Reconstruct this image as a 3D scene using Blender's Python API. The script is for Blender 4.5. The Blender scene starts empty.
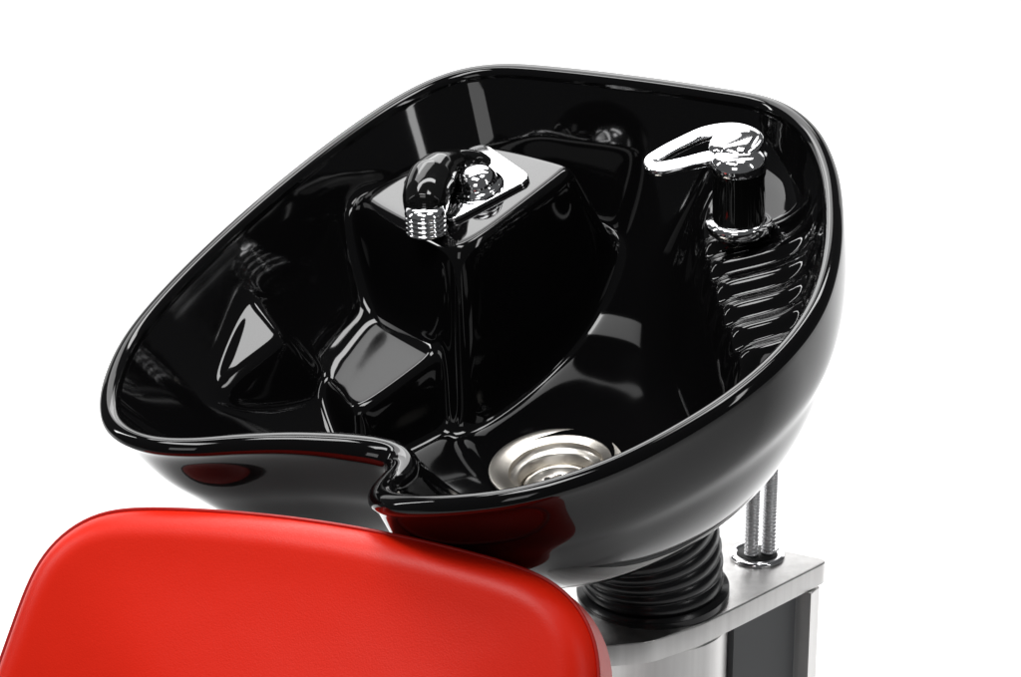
import bpy, bmesh, math, random
import numpy as np
from mathutils import Vector, Matrix
random.seed(3)
col = bpy.context.scene.collection
# ------------------------------------------------------------------ camera
E = math.radians(22)
FPX = 2935.0
CX, CY = 510.5, 338.5
R_ = np.array([1, 0, 0.]); U_ = np.array([0, math.sin(E), math.cos(E)]); B_ = np.array([0, -math.cos(E), math.sin(E)])
def cam2w(v): return v[0]*R_ + v[1]*U_ + v[2]*B_
O = np.array([0, 0, 0.95])
oc = np.array([(507-CX)/FPX*2.5, (CY-277)/FPX*2.5, -2.5])
PC = O - cam2w(oc)
cd = bpy.data.cameras.new('camera'); cam = bpy.data.objects.new('camera', cd); col.objects.link(cam)
cam.location = PC; cam.rotation_euler = (math.pi/2-E, 0, 0)
cd.sensor_width = 36; cd.lens = 36*FPX/1021; cd.clip_end = 100
bpy.context.scene.camera = cam
# bowl frame
ex = cam2w(np.array([.843, -.153, .515])); ex /= np.linalg.norm(ex)
ey = cam2w(np.array([.494, .596, -.632])); ey -= ex*ey.dot(ex); ey /= np.linalg.norm(ey)
ez = np.cross(ex, ey)
UP = np.array([0, 0, 1.])
xh = ex - UP*ex.dot(UP); xh /= np.linalg.norm(xh)
yh = np.cross(UP, xh)
def ray(px, py): return cam2w(np.array([(px-CX)/FPX, (CY-py)/FPX, -1.]))
def hit(px, py, o, n):
    d = ray(px, py); t = (np.array(o)-PC).dot(n)/d.dot(n); return PC + d*t
def uv(px, py, w=0.):
    p = hit(px, py, O+ez*w, ez)-O
    return np.array([p.dot(ex), p.dot(ey)])
def W(u, v, w): return O + ex*u + ey*v + ez*w
def L(px, py, w): return hit(px, py, O+ez*w, ez)
def proj(p):
    q = np.array(p)-PC; x, y, z = q.dot(R_), q.dot(U_), -q.dot(B_)
    return CX+FPX*x/z, CY-FPX*y/z
# ------------------------------------------------------------------ materials
def mat(name, base, rough=.4, metal=0., coat=0., spec=.5):
    m = bpy.data.materials.new(name); m.use_nodes = True
    p = m.node_tree.nodes['Principled BSDF']
    p.inputs['Base Color'].default_value = (*base, 1); p.inputs['Roughness'].default_value = rough
    p.inputs['Metallic'].default_value = metal; p.inputs['Coat Weight'].default_value = coat
    p.inputs['Coat Roughness'].default_value = .03; p.inputs['Specular IOR Level'].default_value = spec
    return m
def add_noise(m, scale, bump, dist=.001, detail=2, stretch=None, rough=None, colr=None):
    nt = m.node_tree; p = nt.nodes['Principled BSDF']
    tc = nt.nodes.new('ShaderNodeTexCoord'); mp = nt.nodes.new('ShaderNodeMapping'); nz = nt.nodes.new('ShaderNodeTexNoise')
    if stretch: mp.inputs['Scale'].default_value = stretch
    nz.inputs['Scale'].default_value = scale; nz.inputs['Detail'].default_value = detail
    nt.links.new(tc.outputs['Object'], mp.inputs[0]); nt.links.new(mp.outputs[0], nz.inputs['Vector'])
    if bump:
        b = nt.nodes.new('ShaderNodeBump'); b.inputs['Strength'].default_value = bump; b.inputs['Distance'].default_value = dist
        prev = p.inputs['Normal'].links[0].from_socket if p.inputs['Normal'].is_linked else None
        if prev: nt.links.new(prev, b.inputs['Normal'])
        nt.links.new(nz.outputs['Fac'], b.inputs['Height']); nt.links.new(b.outputs[0], p.inputs['Normal'])
    if rough:
        r = nt.nodes.new('ShaderNodeMapRange'); r.inputs['To Min'].default_value = rough[0]; r.inputs['To Max'].default_value = rough[1]
        nt.links.new(nz.outputs['Fac'], r.inputs['Value']); nt.links.new(r.outputs[0], p.inputs['Roughness'])
    if colr:
        r = nt.nodes.new('ShaderNodeValToRGB'); r.color_ramp.elements[0].position = .3; r.color_ramp.elements[1].position = .7
        r.color_ramp.elements[0].color = (*colr[0], 1); r.color_ramp.elements[1].color = (*colr[1], 1)
        nt.links.new(nz.outputs['Fac'], r.inputs[0]); nt.links.new(r.outputs[0], p.inputs['Base Color'])
    return m
M = {}
M['black'] = add_noise(mat('glazed_black', (.0025, .0024, .0026), .05, spec=.42), 9, .15, .004, 1)
M['black_part'] = mat('black_gloss_plastic', (.004, .004, .004), .06)
M['vinyl_black'] = add_noise(mat('black_vinyl', (.008, .008, .008), .5), 700, .1, .0004)
M['rubber'] = add_noise(mat('black_rubber', (.005, .005, .006), .26), 60, .1, .001)
M['chrome'] = mat('chrome', (.9, .9, .91), .09, 1)
M['steel'] = add_noise(mat('satin_steel', (.72, .68, .62), .30, 1), 40, .05, .001)
M['braid'] = mat('braided_steel', (.85, .85, .86), .42, .7)
M['brushed'] = add_noise(mat('brushed_steel', (.62, .61, .6), .33, 1), 90, .08, .0006, 3, (1, 1, .02), (.28, .42), ((.66, .65, .64), (.78, .77, .76)))
M['hole'] = mat('dark_hole', (.006, .006, .006), .5)
M['grey'] = add_noise(mat('dark_grey_panel', (.075, .078, .082), .45), 300, .1, .0004)
M['red'] = add_noise(mat('red_vinyl', (.85, .018, .003), .40, spec=.28), 700, .28, .0005, 3)
add_noise(M['red'], 14, .25, .003, 2)
M['seam'] = mat('red_seam', (.45, .008, .003), .4)
# ------------------------------------------------------------------ mesh helpers
def link(name, verts, faces, m, parent=None, smooth=True, mats=None):
    me = bpy.data.meshes.new(name)
    me.from_pydata([tuple(map(float, v)) for v in verts], [], faces); me.update()
    bm = bmesh.new(); bm.from_mesh(me); bmesh.ops.recalc_face_normals(bm, faces=bm.faces); bm.to_mesh(me); bm.free()
    me.materials.append(m)
    if smooth: me.polygons.foreach_set('use_smooth', [True]*len(me.polygons))
    o = bpy.data.objects.new(name, me); col.objects.link(o)
    if parent:
        o.parent = parent
        if parent.type == 'EMPTY': o.matrix_parent_inverse = Matrix.Translation(-parent.location)
    return o
def thing(name, label, cat, loc):
    o = bpy.data.objects.new(name, None); o.location = loc; col.objects.link(o); o.empty_display_size = .05
    o['label'] = label; o['category'] = cat; return o
def grid(rings, closed_v=False, cap0=False, cap1=False):
    n = len(rings[0]); V = [p for r in rings for p in r]; F = []
    m = len(rings)
    for i in range(m if closed_v else m-1):
        j = (i+1) % m
        for k in range(n):
            l = (k+1) % n
            F.append((i*n+k, i*n+l, j*n+l, j*n+k))
    if cap0: F.append(tuple(range(n)))
    if cap1: F.append(tuple((m-1)*n+k for k in range(n)))
    return V, F
def frame(a):
    a = np.array(a)/np.linalg.norm(a); h = ex if abs(a.dot(ex)) < .8 else ey
    x = h-a*h.dot(a); x /= np.linalg.norm(x); return x, np.cross(a, x), a
def lathe(o, a, prof, n=64, sq=None):
    x, y, z = frame(a); rings = []
    for r, h in prof:
        rings.append([np.array(o)+z*h+r*(x*math.cos(2*math.pi*k/n)+y*math.sin(2*math.pi*k/n)) for k in range(n)])
    return grid(rings, cap0=True, cap1=True)
def spline(P, n, closed=False):
    P = [np.array(p, float) for p in P]; m = len(P); out = []
    segs = m if closed else m-1
    for i in range(segs):
        if closed: a, b, c, d = P[(i-1) % m], P[i], P[(i+1) % m], P[(i+2) % m]
        else: a, b, c, d = P[max(i-1, 0)], P[i], P[i+1], P[min(i+2, m-1)]
        for k in range(n):
            t = k/n
            out.append(.5*((2*b)+(c-a)*t+(2*a-5*b+4*c-d)*t*t+(3*b-a-3*c+d)*t**3))
    if not closed: out.append(P[-1])
    return out
def tube(P, rad, n=24, closed=False, up=None, ratio=1., powr=1.):
    m = len(P); rad = rad if hasattr(rad, '__len__') else [rad]*m
    T = []
    for i in range(m):
        a = P[(i-1) % m] if closed or i > 0 else P[i]; b = P[(i+1) % m] if closed or i < m-1 else P[i]
        t = b-a; T.append(t/np.linalg.norm(t))
    rings = []; x = None
    for i in range(m):
        if up is not None: x = np.cross(T[i], up); x /= np.linalg.norm(x)
        elif x is None: x = frame(T[i])[0]
        else: x = x-T[i]*x.dot(T[i]); x /= np.linalg.norm(x)
        y = np.cross(T[i], x)
        rg = []
        for k in range(n):
            c, s_ = math.cos(2*math.pi*k/n), math.sin(2*math.pi*k/n)
            c = math.copysign(abs(c)**powr, c); s_ = math.copysign(abs(s_)**powr, s_)
            rg.append(P[i]+rad[i]*(x*c+y*s_*ratio))
        rings.append(rg)
    return grid(rings, closed_v=closed, cap0=not closed, cap1=not closed)
def join(*vf):
    V = []; F = []
    for v, f in vf:
        o = len(V); V += list(v); F += [tuple(i+o for i in q) for q in f]
    return V, F
def prism(poly, a, h, bev=0.0):
    poly = [np.array(p) for p in poly]; a = np.array(a); c = sum(poly)/len(poly)
    def inset(d): return [p-(p-c)/np.linalg.norm(p-c)*d for p in poly]
    rings = [poly]
    if bev:
        rings = [inset(0)]
        rings.append([p+a*(h-bev) for p in poly])
        for t in (30, 60, 90):
            rr = math.radians(t)
            rings.append([p+a*(h-bev+bev*math.sin(rr)) for p in inset(bev*(1-math.cos(rr)))])
    else: rings.append([p+a*h for p in poly])
    return grid(rings, cap0=True, cap1=True)
def sharp(o, ang=40):
    o.data.set_sharp_from_angle(angle=math.radians(ang))
# ------------------------------------------------------------------ THE BOWL
RIM = [(107,406,0),(111,372,0),(134,327,0),(184,270,0),(256,203,0),(333,141,0),(398,97,0),(450,73,0),(500,65,0),(563,69,0),
       (640,78,0),(715,89,0),(770,100,0),(806,124,0),(826,163,0),(832,210,0),(828,258,0),(812,305,0),(780,349,0),(732,391,0),
       (674,428,0),(615,458,0),(560,478,0),(508,491,-.001),(455,497,-.006),(415,498,-.013),(388,495,-.023),(379,486,-.036),(390,473,-.050),
       (401,461,-.058),(397,449,-.060),(378,441,-.056),(338,436,-.045),(290,434,-.030),(240,436,-.016),(190,440,-.006),(148,438,0),(119,426,0)]
pts = [np.array([*uv(x, y, w), w]) for x, y, w in RIM]
raw = spline(pts, 40, True)
d = np.array(raw); seg = np.linalg.norm(np.roll(d, -1, 0)-d, axis=1); cum = np.concatenate([[0], np.cumsum(seg)])
N = 960; s = np.linspace(0, cum[-1], N, endpoint=False); dd = np.vstack([d, d[:1]])
rim = np.stack([np.interp(s, cum, dd[:, i]) for i in range(3)], 1)
for _ in range(30): rim = .25*np.roll(rim, 1, 0)+.5*rim+.25*np.roll(rim, -1, 0)
tan = np.roll(rim, -3, 0)-np.roll(rim, 3, 0)
nrm = np.stack([tan[:, 1], -tan[:, 0]], 1); nrm /= np.linalg.norm(nrm, axis=1)[:, None]
if (nrm*rim[:, :2]).sum() < 0: nrm = -nrm
dip = np.clip(-rim[:, 2]/.05, 0, 1)
rr = .0085+.006*dip
for _ in range(60): rr = .25*np.roll(rr, 1)+.5*rr+.25*np.roll(rr, -1)
D = .2; RD = .050
DC = uv(556, 466, -D)
inner = rim[:, :2]-nrm*rr[:, None]; wI = rim[:, 2]-rr
rel = inner-DC
ang = np.arctan2(inner[:, 1], inner[:, 0])
drn = DC+rel/np.linalg.norm(rel, axis=1)[:, None]*RD
lt = np.exp(-((ang-math.pi)/.9)**2)+np.exp(-((ang+math.pi)/.9)**2)
fr = np.exp(-((ang+math.pi*.5)/.85)**2)
rt = np.exp(-((ang)/1.0)**2)
NE = 3.3-1.3*fr
dn = ez*.55+UP*.45; dn /= np.linalg.norm(dn)
KU, KV = -dn.dot(ex)/dn.dot(ez), -dn.dot(ey)/dn.dot(ez)
def smax(a, b, k): m = np.maximum(a, b); return m+k*np.log(np.exp((a-m)/k)+np.exp((b-m)/k))
def softplus(x, k): return k*np.logaddexp(0, x/k)
def block(corners, u, v, steeps, kc=.02, ke=.012, extra=None):
    P = np.array([uv(x, y, w) for x, y, w in corners]); w = np.array([c[2] for c in corners])
    A = np.c_[P, np.ones(len(P))]; co = np.linalg.lstsq(A, w, rcond=None)[0]
    top = co[0]*u+co[1]*v+co[2]
    c = P.mean(0); ds = []
    for i in range(len(P)):
        a = P[i]; b = P[(i+1) % len(P)]; e = b-a; n = np.array([e[1], -e[0]]); n /= np.linalg.norm(n)
        if n.dot(c-a) > 0: n = -n
        ds.append(steeps[i]*(n[0]*(u-a[0])+n[1]*(v-a[1])))
    ds = np.array(ds); m = ds.max(0)
    sd = m+kc*np.log(np.exp((ds-m)/kc).sum(0))
    if extra is not None: return top-softplus(sd, ke), sd
    return top-softplus(sd, ke)
LEDGE = [(686,200,-.058),(735,156,-.055),(815,205,-.055),(826,270,-.070),(795,350,-.088),(735,375,-.100),(700,290,-.078)]
ST = (2.6,)*7
def interior(u, v, base):
    w = base
    w = smax(w, block([(342,196,-.04),(478,138,-.04),(580,165,-.04),(461,254,-.04)], u, v, (4, 6, 8, 2.5), .050, .005), .010)
    w = smax(w, block([(300,348,-.134),(362,288,-.124),(424,294,-.124),(452,345,-.130),(352,418,-.140)], u, v, (2.4, 2, 3, 4.5, 2.8), .035, .005), .010)
    w = smax(w, block(LEDGE, u, v, ST, .035, .012), .020)
    return w
def ribs(u, v):
    a, b = uv(712,262,-.08), uv(803,250,-.08); e = b-a; n = np.array([e[1], -e[0]]); n /= np.linalg.norm(n)
    c2 = uv(760,345,-.08)
    if n.dot(c2-a) < 0: n = -n
    tt = ((u-a[0])*n[0]+(v-a[1])*n[1])/abs(n.dot(c2-a))
    s0 = (.5-.5*np.cos(tt*4.6*2*math.pi)); saw = 1-(1-s0)**1.4
    amp = 1/(1+np.exp(-(tt+.14)*50))*(1/(1+np.exp((tt-1.3)*60)))
    _, sd = block(LEDGE, u, v, ST, .035, .012, extra=True)
    return .0058*saw*amp/(1+np.exp((sd-.006)/.010))
rings = []
MI = 260
WG = []; PG = []; BG = []; FD = []
for j in range(MI+1):
    t = j/MI; r = t**.85
    p = drn+(inner-drn)*r
    q_ = p-DC; dl = np.exp(-((q_**2).sum(1))/.085**2)*(KU*q_[:, 0]+KV*q_[:, 1])
    base = wI*r**2.2 - D*(1-r**NE) + dl
    w = interior(p[:, 0], p[:, 1], base)
    fade = np.clip((r-.93)/.07, 0, 1); fade = fade*fade*(3-2*fade)
    w = w*(1-fade)+base*fade
    f2 = np.clip(r/.06, 0, 1); w = w*f2+(-D+dl)*(1-f2)
    WG.append(w); PG.append(p); FD.append(fade)
WG = np.array(WG); PGa = np.array(PG)
def surf_w(px, py):
    w_ = -.012
    while w_ > -.2:
        q = uv(px, py, w_); i = np.argmin(((PGa-q)**2).sum(2)); ws = WG.reshape(-1)[i]
        if ws >= w_: return w_
        w_ -= .003
    return -.2
# small triangular facet added to the left wall, tilted to catch a highlight
fc = [(250,284, surf_w(250,284)+.001), (290,336, surf_w(290,336)+.017), (210,396, surf_w(210,396)+.001)]
fb_ = block(fc, PGa[:, :, 0], PGa[:, :, 1], (3, 3, 2), .012, .004)
WG = smax(WG, fb_, .003)
keep = WG.copy()
for _ in range(20):
    s_ = WG.copy(); s_[1:-1] = .25*WG[:-2]+.5*WG[1:-1]+.25*WG[2:]
    WG = .25*np.roll(s_, 1, 1)+.5*s_+.25*np.roll(s_, -1, 1)
    WG[0] = keep[0]; WG[-6:] = keep[-6:]
for j in range(MI+1):
    w = WG[j]+ribs(PG[j][:, 0], PG[j][:, 1])*(1-FD[j])
    rings.append(np.c_[PG[j], w])
for j in range(1, 17):
    a = math.pi-math.pi*j/16
    p = rim[:, :2]+nrm*(rr*math.cos(a))[:, None]
    rings.append(np.c_[p, rim[:, 2]-rr+rr*math.sin(a)])
outer = rings[-1]
XC = np.array([.0, .0])
WB = -.246
dp = dip.copy()
for _ in range(200): dp = .25*np.roll(dp, 1)+.5*dp+.25*np.roll(dp, -1)
for j in range(1, 71):
    f = j/70*math.pi/2
    sn, cs = math.sin(f), math.cos(f)
    pw = 1.0+.75*lt*(1-.2*dp)+.40*fr*(1-.9*dp)
    q = .27+.73*np.power(cs, pw)
    und = (.020*fr+.016*lt)*(1-.9*dp)*(1-math.exp(-f/.08))*math.cos(f)
    st = 1/(1+math.exp(-(j-14)/1.2))*(.0035+.0025*rt)+und
    p = XC+(outer[:, :2]-XC)*q[:, None]-nrm*np.reshape(st, (-1, 1))
    w = outer[:, 2]+(WB-outer[:, 2])*sn
    rings.append(np.c_[p, w])
def tow(r): return list(O+r[:, :1]*ex+r[:, 1:2]*ey+r[:, 2:3]*ez)
V, F = grid([tow(r) for r in rings], cap1=True)
bowl = thing('shampoo_bowl', 'glossy black salon shampoo bowl tilted toward the red chair', 'shampoo bowl', W(0, 0, -.25))
basin = link('basin', V, F, M['black'], bowl)
# drain
dc = W(DC[0], DC[1], -D)
prof = [(.001,-.036),(.034,-.036),(.038,-.012),(.050,-.006),(.0590,-.001),(.0605,.0010),(.0598,.0024),(.0570,.0028),(.0520,.0016),(.0470,-.0006),(.0430,-.0026),
        (.0422,-.0060),(.0410,-.0078),(.0370,-.0088),(.0345,-.0110),(.0335,-.026),(.031,-.0305),(.001,-.031)]
dr = link('drain', *lathe(dc, dn, prof, 96), M['steel'], bowl); sharp(dr, 50)
dl_ = -.009
sr = link('strainer', *lathe(dc+dn*dl_, dn, [(.028,-.0225),(.0310,-.0115),(.0315,-.0100),(.0305,-.0092),(.0280,-.0105),(.0268,-.015),(.014,-.0165),(.0095,-.0155),(.008,-.010),(.0088,-.0065),(.006,-.0045),(.0008,-.004)], 64), M['steel'], dr)
hs = []
hx, hy, _ = frame(dn)
for k in range(12):
    a = 2*math.pi*k/12
    hs.append(lathe(dc+dn*dl_+hx*.0205*math.cos(a)+hy*.0205*math.sin(a), dn, [(.0034,-.019),(.0034,-.0150)], 16))
link('strainer_hole', *join(*hs), M['hole'], dr)
def rounded(cs, rad, n=8):
    out = []; m = len(cs)
    for i in range(m):
        p, a, b = cs[i], cs[(i-1) % m], cs[(i+1) % m]
        da = (a-p)/np.linalg.norm(a-p); db = (b-p)/np.linalg.norm(b-p)
        s0, s1 = p+da*rad, p+db*rad
        for k in range(n+1):
            t = k/n; out.append((1-t)**2*s0+2*t*(1-t)*p+t*t*s1)
    return out
sp = link('spray_plate', *prism(rounded([L(*c, -.0392) for c in ((400,184),(484,145),(534,180),(450,225))], .014), ez, .004, .0015), M['chrome'], bowl); sharp(sp)
nut0 = L(479,188,-.0355)
fa = UP*.8+ez*.2; fa /= np.linalg.norm(fa)
link('spray_nut', *lathe(nut0, ez, [(.0240,0),(.0240,.003),(.0220,.0055),(.0190,.0065),(.0186,.009),(.0174,.0130),(.0148,.0168),(.011,.0193),(.006,.0208),(.001,.0213)], 64), M['chrome'], sp)
EP = spline([L(487,164,-.038), L(478,159,-.032), L(463,159,-.026), L(447,165,-.019), L(436,175,-.016), L(428,190,-.015), L(425,211,-.018)], 8)
er = np.interp(np.linspace(0, 1, len(EP)), [0, .2, .4, .6, .75, .9, 1], [.0065, .0075, .0110, .0190, .0228, .0218, .0182])
link('spray_elbow', *tube(EP, list(er), 40), M['black_part'], sp)
tprof = [(.0165, .004)]
for k in range(5):
    h = .000-k*.0045
    tprof += [(.0180, h), (.0186, h-.0010), (.0186, h-.0020), (.0180, h-.0028), (.0160, h-.0034), (.0160, h-.0040)]
link('threaded_collar', *lathe(L(425,211,-.015), fa, tprof+[(.012, -.0225)], 56), M['chrome'], sp)
# faucet
fb = L(739,225,-.051)
fx = link('faucet_body', *lathe(fb, fa, [(.0240,-.006),(.0240,.003),(.0232,.006),(.0230,.046),(.0240,.049),(.0240,.056),(.018,.06)], 64), M['black_part'], bowl)
link('base_ring', *lathe(fb, fa, [(.024,-.008),(.0285,-.004),(.0300,.0015),(.0288,.0055),(.0240,.0065)], 64), M['chrome'], fx)
ct = fb+fa*.053
wl = (ct+fa*.010-O).dot(ez)
cap = lathe(ct, fa, [(.0230,-.002),(.0246,.000),(.0250,.005),(.0244,.0095),(.0225,.0130),(.0185,.0155),(.0120,.0170),(.005,.0176),(.001,.0177)], 64)
LP = spline([L(x, y, wl+k) for x, y, k in ((752,142,.002),(734,132,.004),(706,134,.004),(680,145,.003),(660,156,.002),(653,162,.001),(658,169,.0),(682,165,.001),(708,159,.002),(738,157,.002))], 8, True)
nl = len(LP)
lr = [.0080+.0030*max(0, 1-min(k, nl-k)/(nl*.25)) for k in range(nl)]
lev = tube(LP, lr, 32, True, up=ez, ratio=.50, powr=.5)
neck = tube(spline([L(752,148,wl+.003), L(738,144,wl+.006), L(726,143,wl+.006), L(712,145,wl+.004)], 6), list(np.interp(np.linspace(0,1,19), [0,.06,.2,.5,.8,1], [.017,.020,.0215,.0205,.017,.012])), 40, up=ez, ratio=.38, powr=.8)
link('lever', *join(cap, lev, neck), M['chrome'], fx)
# ------------------------------------------------------------------ pedestal level
bc = W(0, .12, -.22)
zp = bc[2]
while proj((bc[0], bc[1], zp))[1] < 597: zp -= .001
bx_ = hit(653, 594, (0, 0, zp), UP)
def G(px, py, z=None):
    return hit(px, py, (0, 0, zp if z is None else z), UP)
ped = thing('pedestal', 'brushed steel pedestal carrying the black bowl, dark panel in its side', 'pedestal', (bx_[0], bx_[1], 0))
top = [G(830,560), G(705,534), G(600,545), G(552,570), G(540,600), G(558,630), G(600,646), G(650,642), G(700,625), G(745,603)]
tp = rounded(top, .012, 6)
o = link('top_plate', *prism([p-UP*.022 for p in tp], UP, .022, .0015), M['brushed'], ped); sharp(o)
dc2 = G(655,596)
o = link('drum', *lathe(np.array([dc2[0], dc2[1], zp-.0225]), UP, [(.070,-(zp-.0225)),(.070,-.002),(.068,0)], 96), M['brushed'], ped); sharp(o)
def box(c, hx, hy, z0, z1):
    return prism([c+xh*a*hx+yh*b*hy+UP*(z0-c[2]) for a, b in ((-1,-1),(1,-1),(1,1),(-1,1))], UP, z1-z0, .002)
pc = G(808,566)
o = link('corner_post', *box(pc, .009, .009, 0, zp-.023), M['brushed'], ped); sharp(o)
a = G(735,602); b = G(797,571)
dv = b-a; dv /= np.linalg.norm(dv); nn = np.cross(UP, dv)
o = link('side_panel', *prism([p+UP*(-zp) for p in (a, b, b+nn*.01, a+nn*.01)], UP, zp-.0235), M['grey'], ped, smooth=False)
gr = G(757,556)
o = link('grommet', *lathe(gr, UP, [(.020,.0),(.027,.0),(.0275,.002),(.026,.004),(.021,.004),(.019,.001),(.001,.001)], 48), M['chrome'], ped)
link('grommet_hole', *lathe(gr, UP, [(.0195,.0012),(.0195,.003)], 48), M['hole'], ped)
# bellows: leans with the bowl
tl = -yh*.35-xh*.12
BP = spline([bx_+UP*.0005, bx_+UP*.03+tl*.006, bx_+UP*.06+tl*.022, bx_+UP*.09+tl*.048, bx_+UP*.12+tl*.08], 30)
nb = len(BP); br = []
for k in range(nb):
    t = k/(nb-1)
    fold = abs(math.sin((t-.09)*8.5*math.pi))**.7
    br.append((.0725 if t < .085 else .0640+.0030*fold+.003*t))
link('bellows', *tube(BP, br, 80), M['rubber'], bowl)
# hoses
for i, (px, dz) in enumerate(((751, 0), (768, .01))):
    g = G(px, 557-i*2)
    P = [g-UP*.01, g+UP*.05, g+UP*.10, g+UP*.15-yh*.004, g+UP*.185-yh*.02, g+UP*.20-yh*.05]
    S = spline(P, 90)
    rad = [.0064+.0008*math.sin(k*1.2) for k in range(len(S))]
    link('supply_hose', *tube(S, rad, 14), M['braid'], bowl)
# ------------------------------------------------------------------ chair
rec = math.radians(36)
ph = math.radians(13.5)
cx_ = xh*math.cos(ph)+yh*math.sin(ph); cy_ = np.cross(UP, cx_)
cu = UP*math.cos(rec)+cy_*math.sin(rec)
cn = -cy_*math.cos(rec)+UP*math.sin(rec)
ntc = W(*uv(330,440,-.05), -.09)
top_c = hit(331, 560, ntc-yh*.09, yh)
H = .50; RC = .070
def half_w(y): return .249+.13*max(0, y-RC)
TH = .047
def outline(ins):
    p_ = []; hw0 = half_w(0)
    for k in range(17):
        a = math.pi+math.pi/2*k/16
        p_.append((-hw0+RC+RC*math.cos(a), RC+RC*math.sin(a)))
    for k in range(1, 40):
        x = -1+2*k/40; p_.append((x*(hw0-RC), 0))
    for k in range(17):
        a = -math.pi/2+math.pi/2*k/16
        p_.append((hw0-RC+RC*math.cos(a), RC+RC*math.sin(a)))
    for k in range(1, 40): y = RC+(H-RC)*k/40; p_.append((half_w(y), y))
    for k in range(0, 41): p_.append((half_w(H)*(1-2*k/40), H))
    for k in range(39, 0, -1): y = RC+(H-RC)*k/40; p_.append((-half_w(y), y))
    P = np.array(p_)
    P[:, 1] -= .026*(1-(P[:, 0]/hw0)**2)*(1-P[:, 1]/H)
    for _ in range(16): P = .25*np.roll(P, 1, 0)+.5*P+.25*np.roll(P, -1, 0)
    t = np.roll(P, -1, 0)-np.roll(P, 1, 0); n_ = np.stack([t[:, 1], -t[:, 0]], 1); n_ /= np.linalg.norm(n_, axis=1)[:, None]
    if (n_*(P-np.array([0, H/2]))).sum() < 0: n_ = -n_
    for _ in range(4): n_ = .25*np.roll(n_, 1, 0)+.5*n_+.25*np.roll(n_, -1, 0)
    return P-n_*ins
RB = .030
cen = np.array([0, H/2])
def cw(P, z, c=0): 
    return [top_c+cx_*p[0]-cu*p[1]+cn*(z+c) for p in P]
rings = []
PI_ = outline(RB)
fs = [.02]+[i/24 for i in range(1, 24)]
for f in fs: rings.append(cw(cen+(PI_-cen)*f, -TH))
for k in range(0, 15):
    a = math.pi/2*k/14; rings.append(cw(outline(RB*(1-math.sin(a))), -(TH-RB)-RB*math.cos(a)))
for k in range(0, 15):
    a = math.pi/2*k/14; rings.append(cw(outline(RB*(1-math.cos(a))), (TH-RB)+RB*math.sin(a)))
for f in fs[::-1]: rings.append(cw(cen+(PI_-cen)*f, TH, .026*(1-f**2)**2))
V, F = grid(rings, cap0=True, cap1=True)
chair = thing('salon_chair', 'red vinyl salon chair with reclined backrest in front of the black bowl', 'chair', top_c-cu*.5)
bkr = link('backrest', V, F, M['red'], chair)
S = [top_c+cx_*p[0]-cu*p[1]+cn*(TH-RB+RB*math.sin(.3)+.0004) for p in outline(RB*(1-math.cos(.3))-.0009)]
link('piping', *tube([np.array(q) for q in S], .0018, 10, True), M['seam'], bkr)
rg = [cw(cen+(outline(RB*.6)-cen)*f, -TH-.004) for f in (.02, .5, .9, .985)]+[cw(outline(RB*.6), -TH-.001), cw(outline(RB*.55), -TH+.008)]
V, F = grid(rg, cap0=True)
link('added_dark_back', V, F, M['vinyl_black'], chair)  # unseen black backing, added to keep red out of the bowl's reflections
# ------------------------------------------------------------------ studio
bm_ = bpy.data.materials.new('glowing_white_paper'); bm_.use_nodes = True
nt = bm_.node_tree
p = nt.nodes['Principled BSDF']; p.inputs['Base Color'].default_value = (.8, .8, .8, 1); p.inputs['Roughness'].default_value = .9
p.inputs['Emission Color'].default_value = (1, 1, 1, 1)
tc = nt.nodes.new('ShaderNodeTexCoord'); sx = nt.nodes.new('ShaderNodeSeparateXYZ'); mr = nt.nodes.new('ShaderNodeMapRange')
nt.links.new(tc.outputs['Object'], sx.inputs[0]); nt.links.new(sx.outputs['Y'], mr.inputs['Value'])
mr.inputs['From Min'].default_value = .1; mr.inputs['From Max'].default_value = .85; mr.inputs['To Min'].default_value = .06; mr.inputs['To Max'].default_value = .95  # paper glows by itself, dimmer towards the front, in place of backdrop lights
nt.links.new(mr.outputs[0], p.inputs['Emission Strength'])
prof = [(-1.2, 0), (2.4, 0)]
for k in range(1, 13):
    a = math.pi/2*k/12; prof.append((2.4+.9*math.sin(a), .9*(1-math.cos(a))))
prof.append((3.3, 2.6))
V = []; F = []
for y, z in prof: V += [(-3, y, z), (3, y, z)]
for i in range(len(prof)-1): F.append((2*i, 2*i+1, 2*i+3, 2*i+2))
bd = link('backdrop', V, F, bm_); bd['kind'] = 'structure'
w = bpy.data.worlds.new('World'); bpy.context.scene.world = w; w.use_nodes = True
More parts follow.
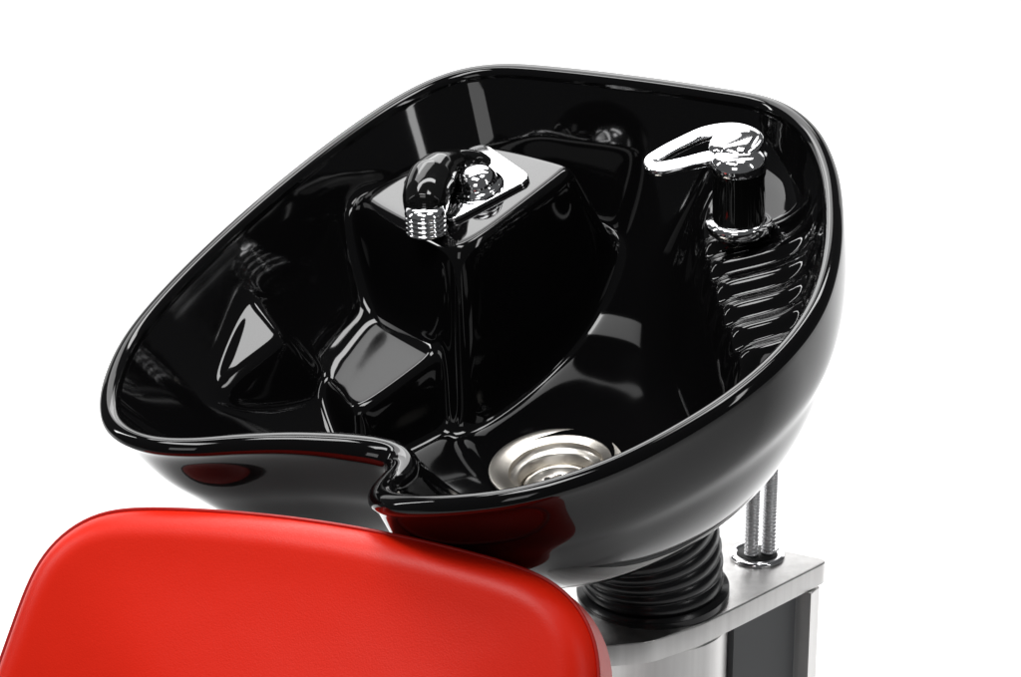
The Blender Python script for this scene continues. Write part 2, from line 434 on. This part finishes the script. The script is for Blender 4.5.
w.node_tree.nodes['Background'].inputs[0].default_value = (.95, .97, 1, 1); w.node_tree.nodes['Background'].inputs[1].default_value = .08
def area(loc, tgt, sx, sy, L_, colr=(1, 1, 1), name='softbox'):
    l = bpy.data.lights.new(name, 'AREA'); l.shape = 'RECTANGLE'; l.size = sx; l.size_y = sy; l.energy = L_*math.pi*sx*sy; l.color = colr
    o = bpy.data.objects.new(name, l); col.objects.link(o); o.location = loc
    o.rotation_euler = (Vector(tgt)-Vector(loc)).to_track_quat('-Z', 'Y').to_euler()
    return o
area((-.5, -.5, 2.5), (0, 0, .95), 1.0, .4, 13)
area((-1.7, .3, 1.7), (0, 0, .9), .10, 1.0, 20)
area((1.5, -.9, 1.8), (0, 0, .9), .12, 1.1, 8)
area((-.38, 1.05, 2.1), (0, 0, .9), 1.1, .6, 3.6)
area((-.1, .62, 2.45), (0, 0, .9), 1.9, .22, 12)
area((-.7, -2.4, 1.6), (-.1, -.2, .8), .9, .9, 2.4)
sc = bpy.context.scene
sc.view_settings.view_transform = 'Standard'; sc.view_settings.look = 'None'; sc.view_settings.exposure = 0
# lamp mirrored by the floor round the drain
dd_ = ray(556, 466); dd_ /= np.linalg.norm(dd_)
r = dd_-2*dd_.dot(dn)*dn
area(dc+r*1.5, dc, 1.1, .55, 4.0)
# lamp mirrored by the facet in the left wall
bpy.context.view_layer.update()
dg = bpy.context.evaluated_depsgraph_get()
for px, py, sx_, sy_, L_ in ((252, 342, .35, .35, 12), ):
    dr_ = ray(px, py); dr_ /= np.linalg.norm(dr_)
    ok, loc, nn_, idx, ob, mt = sc.ray_cast(dg, Vector(PC), Vector(dr_))
    if ok:
        n = np.array(nn_); r = dr_-2*dr_.dot(n)*n
        st = np.array(loc)+r*.004
        ok2, l2, n2_, i2, ob2, m2 = sc.ray_cast(dg, Vector(st), Vector(r))
        if (not ok2 or ob2.name == 'backdrop') and r[2] > .2:
            q = np.array(loc)+r*1.5
            x_, y_ = proj(q)
            if not (-250 < x_ < 1270 and -250 < y_ < 930 and r[1] > -.3):
                area(q, loc, sx_, sy_, L_)
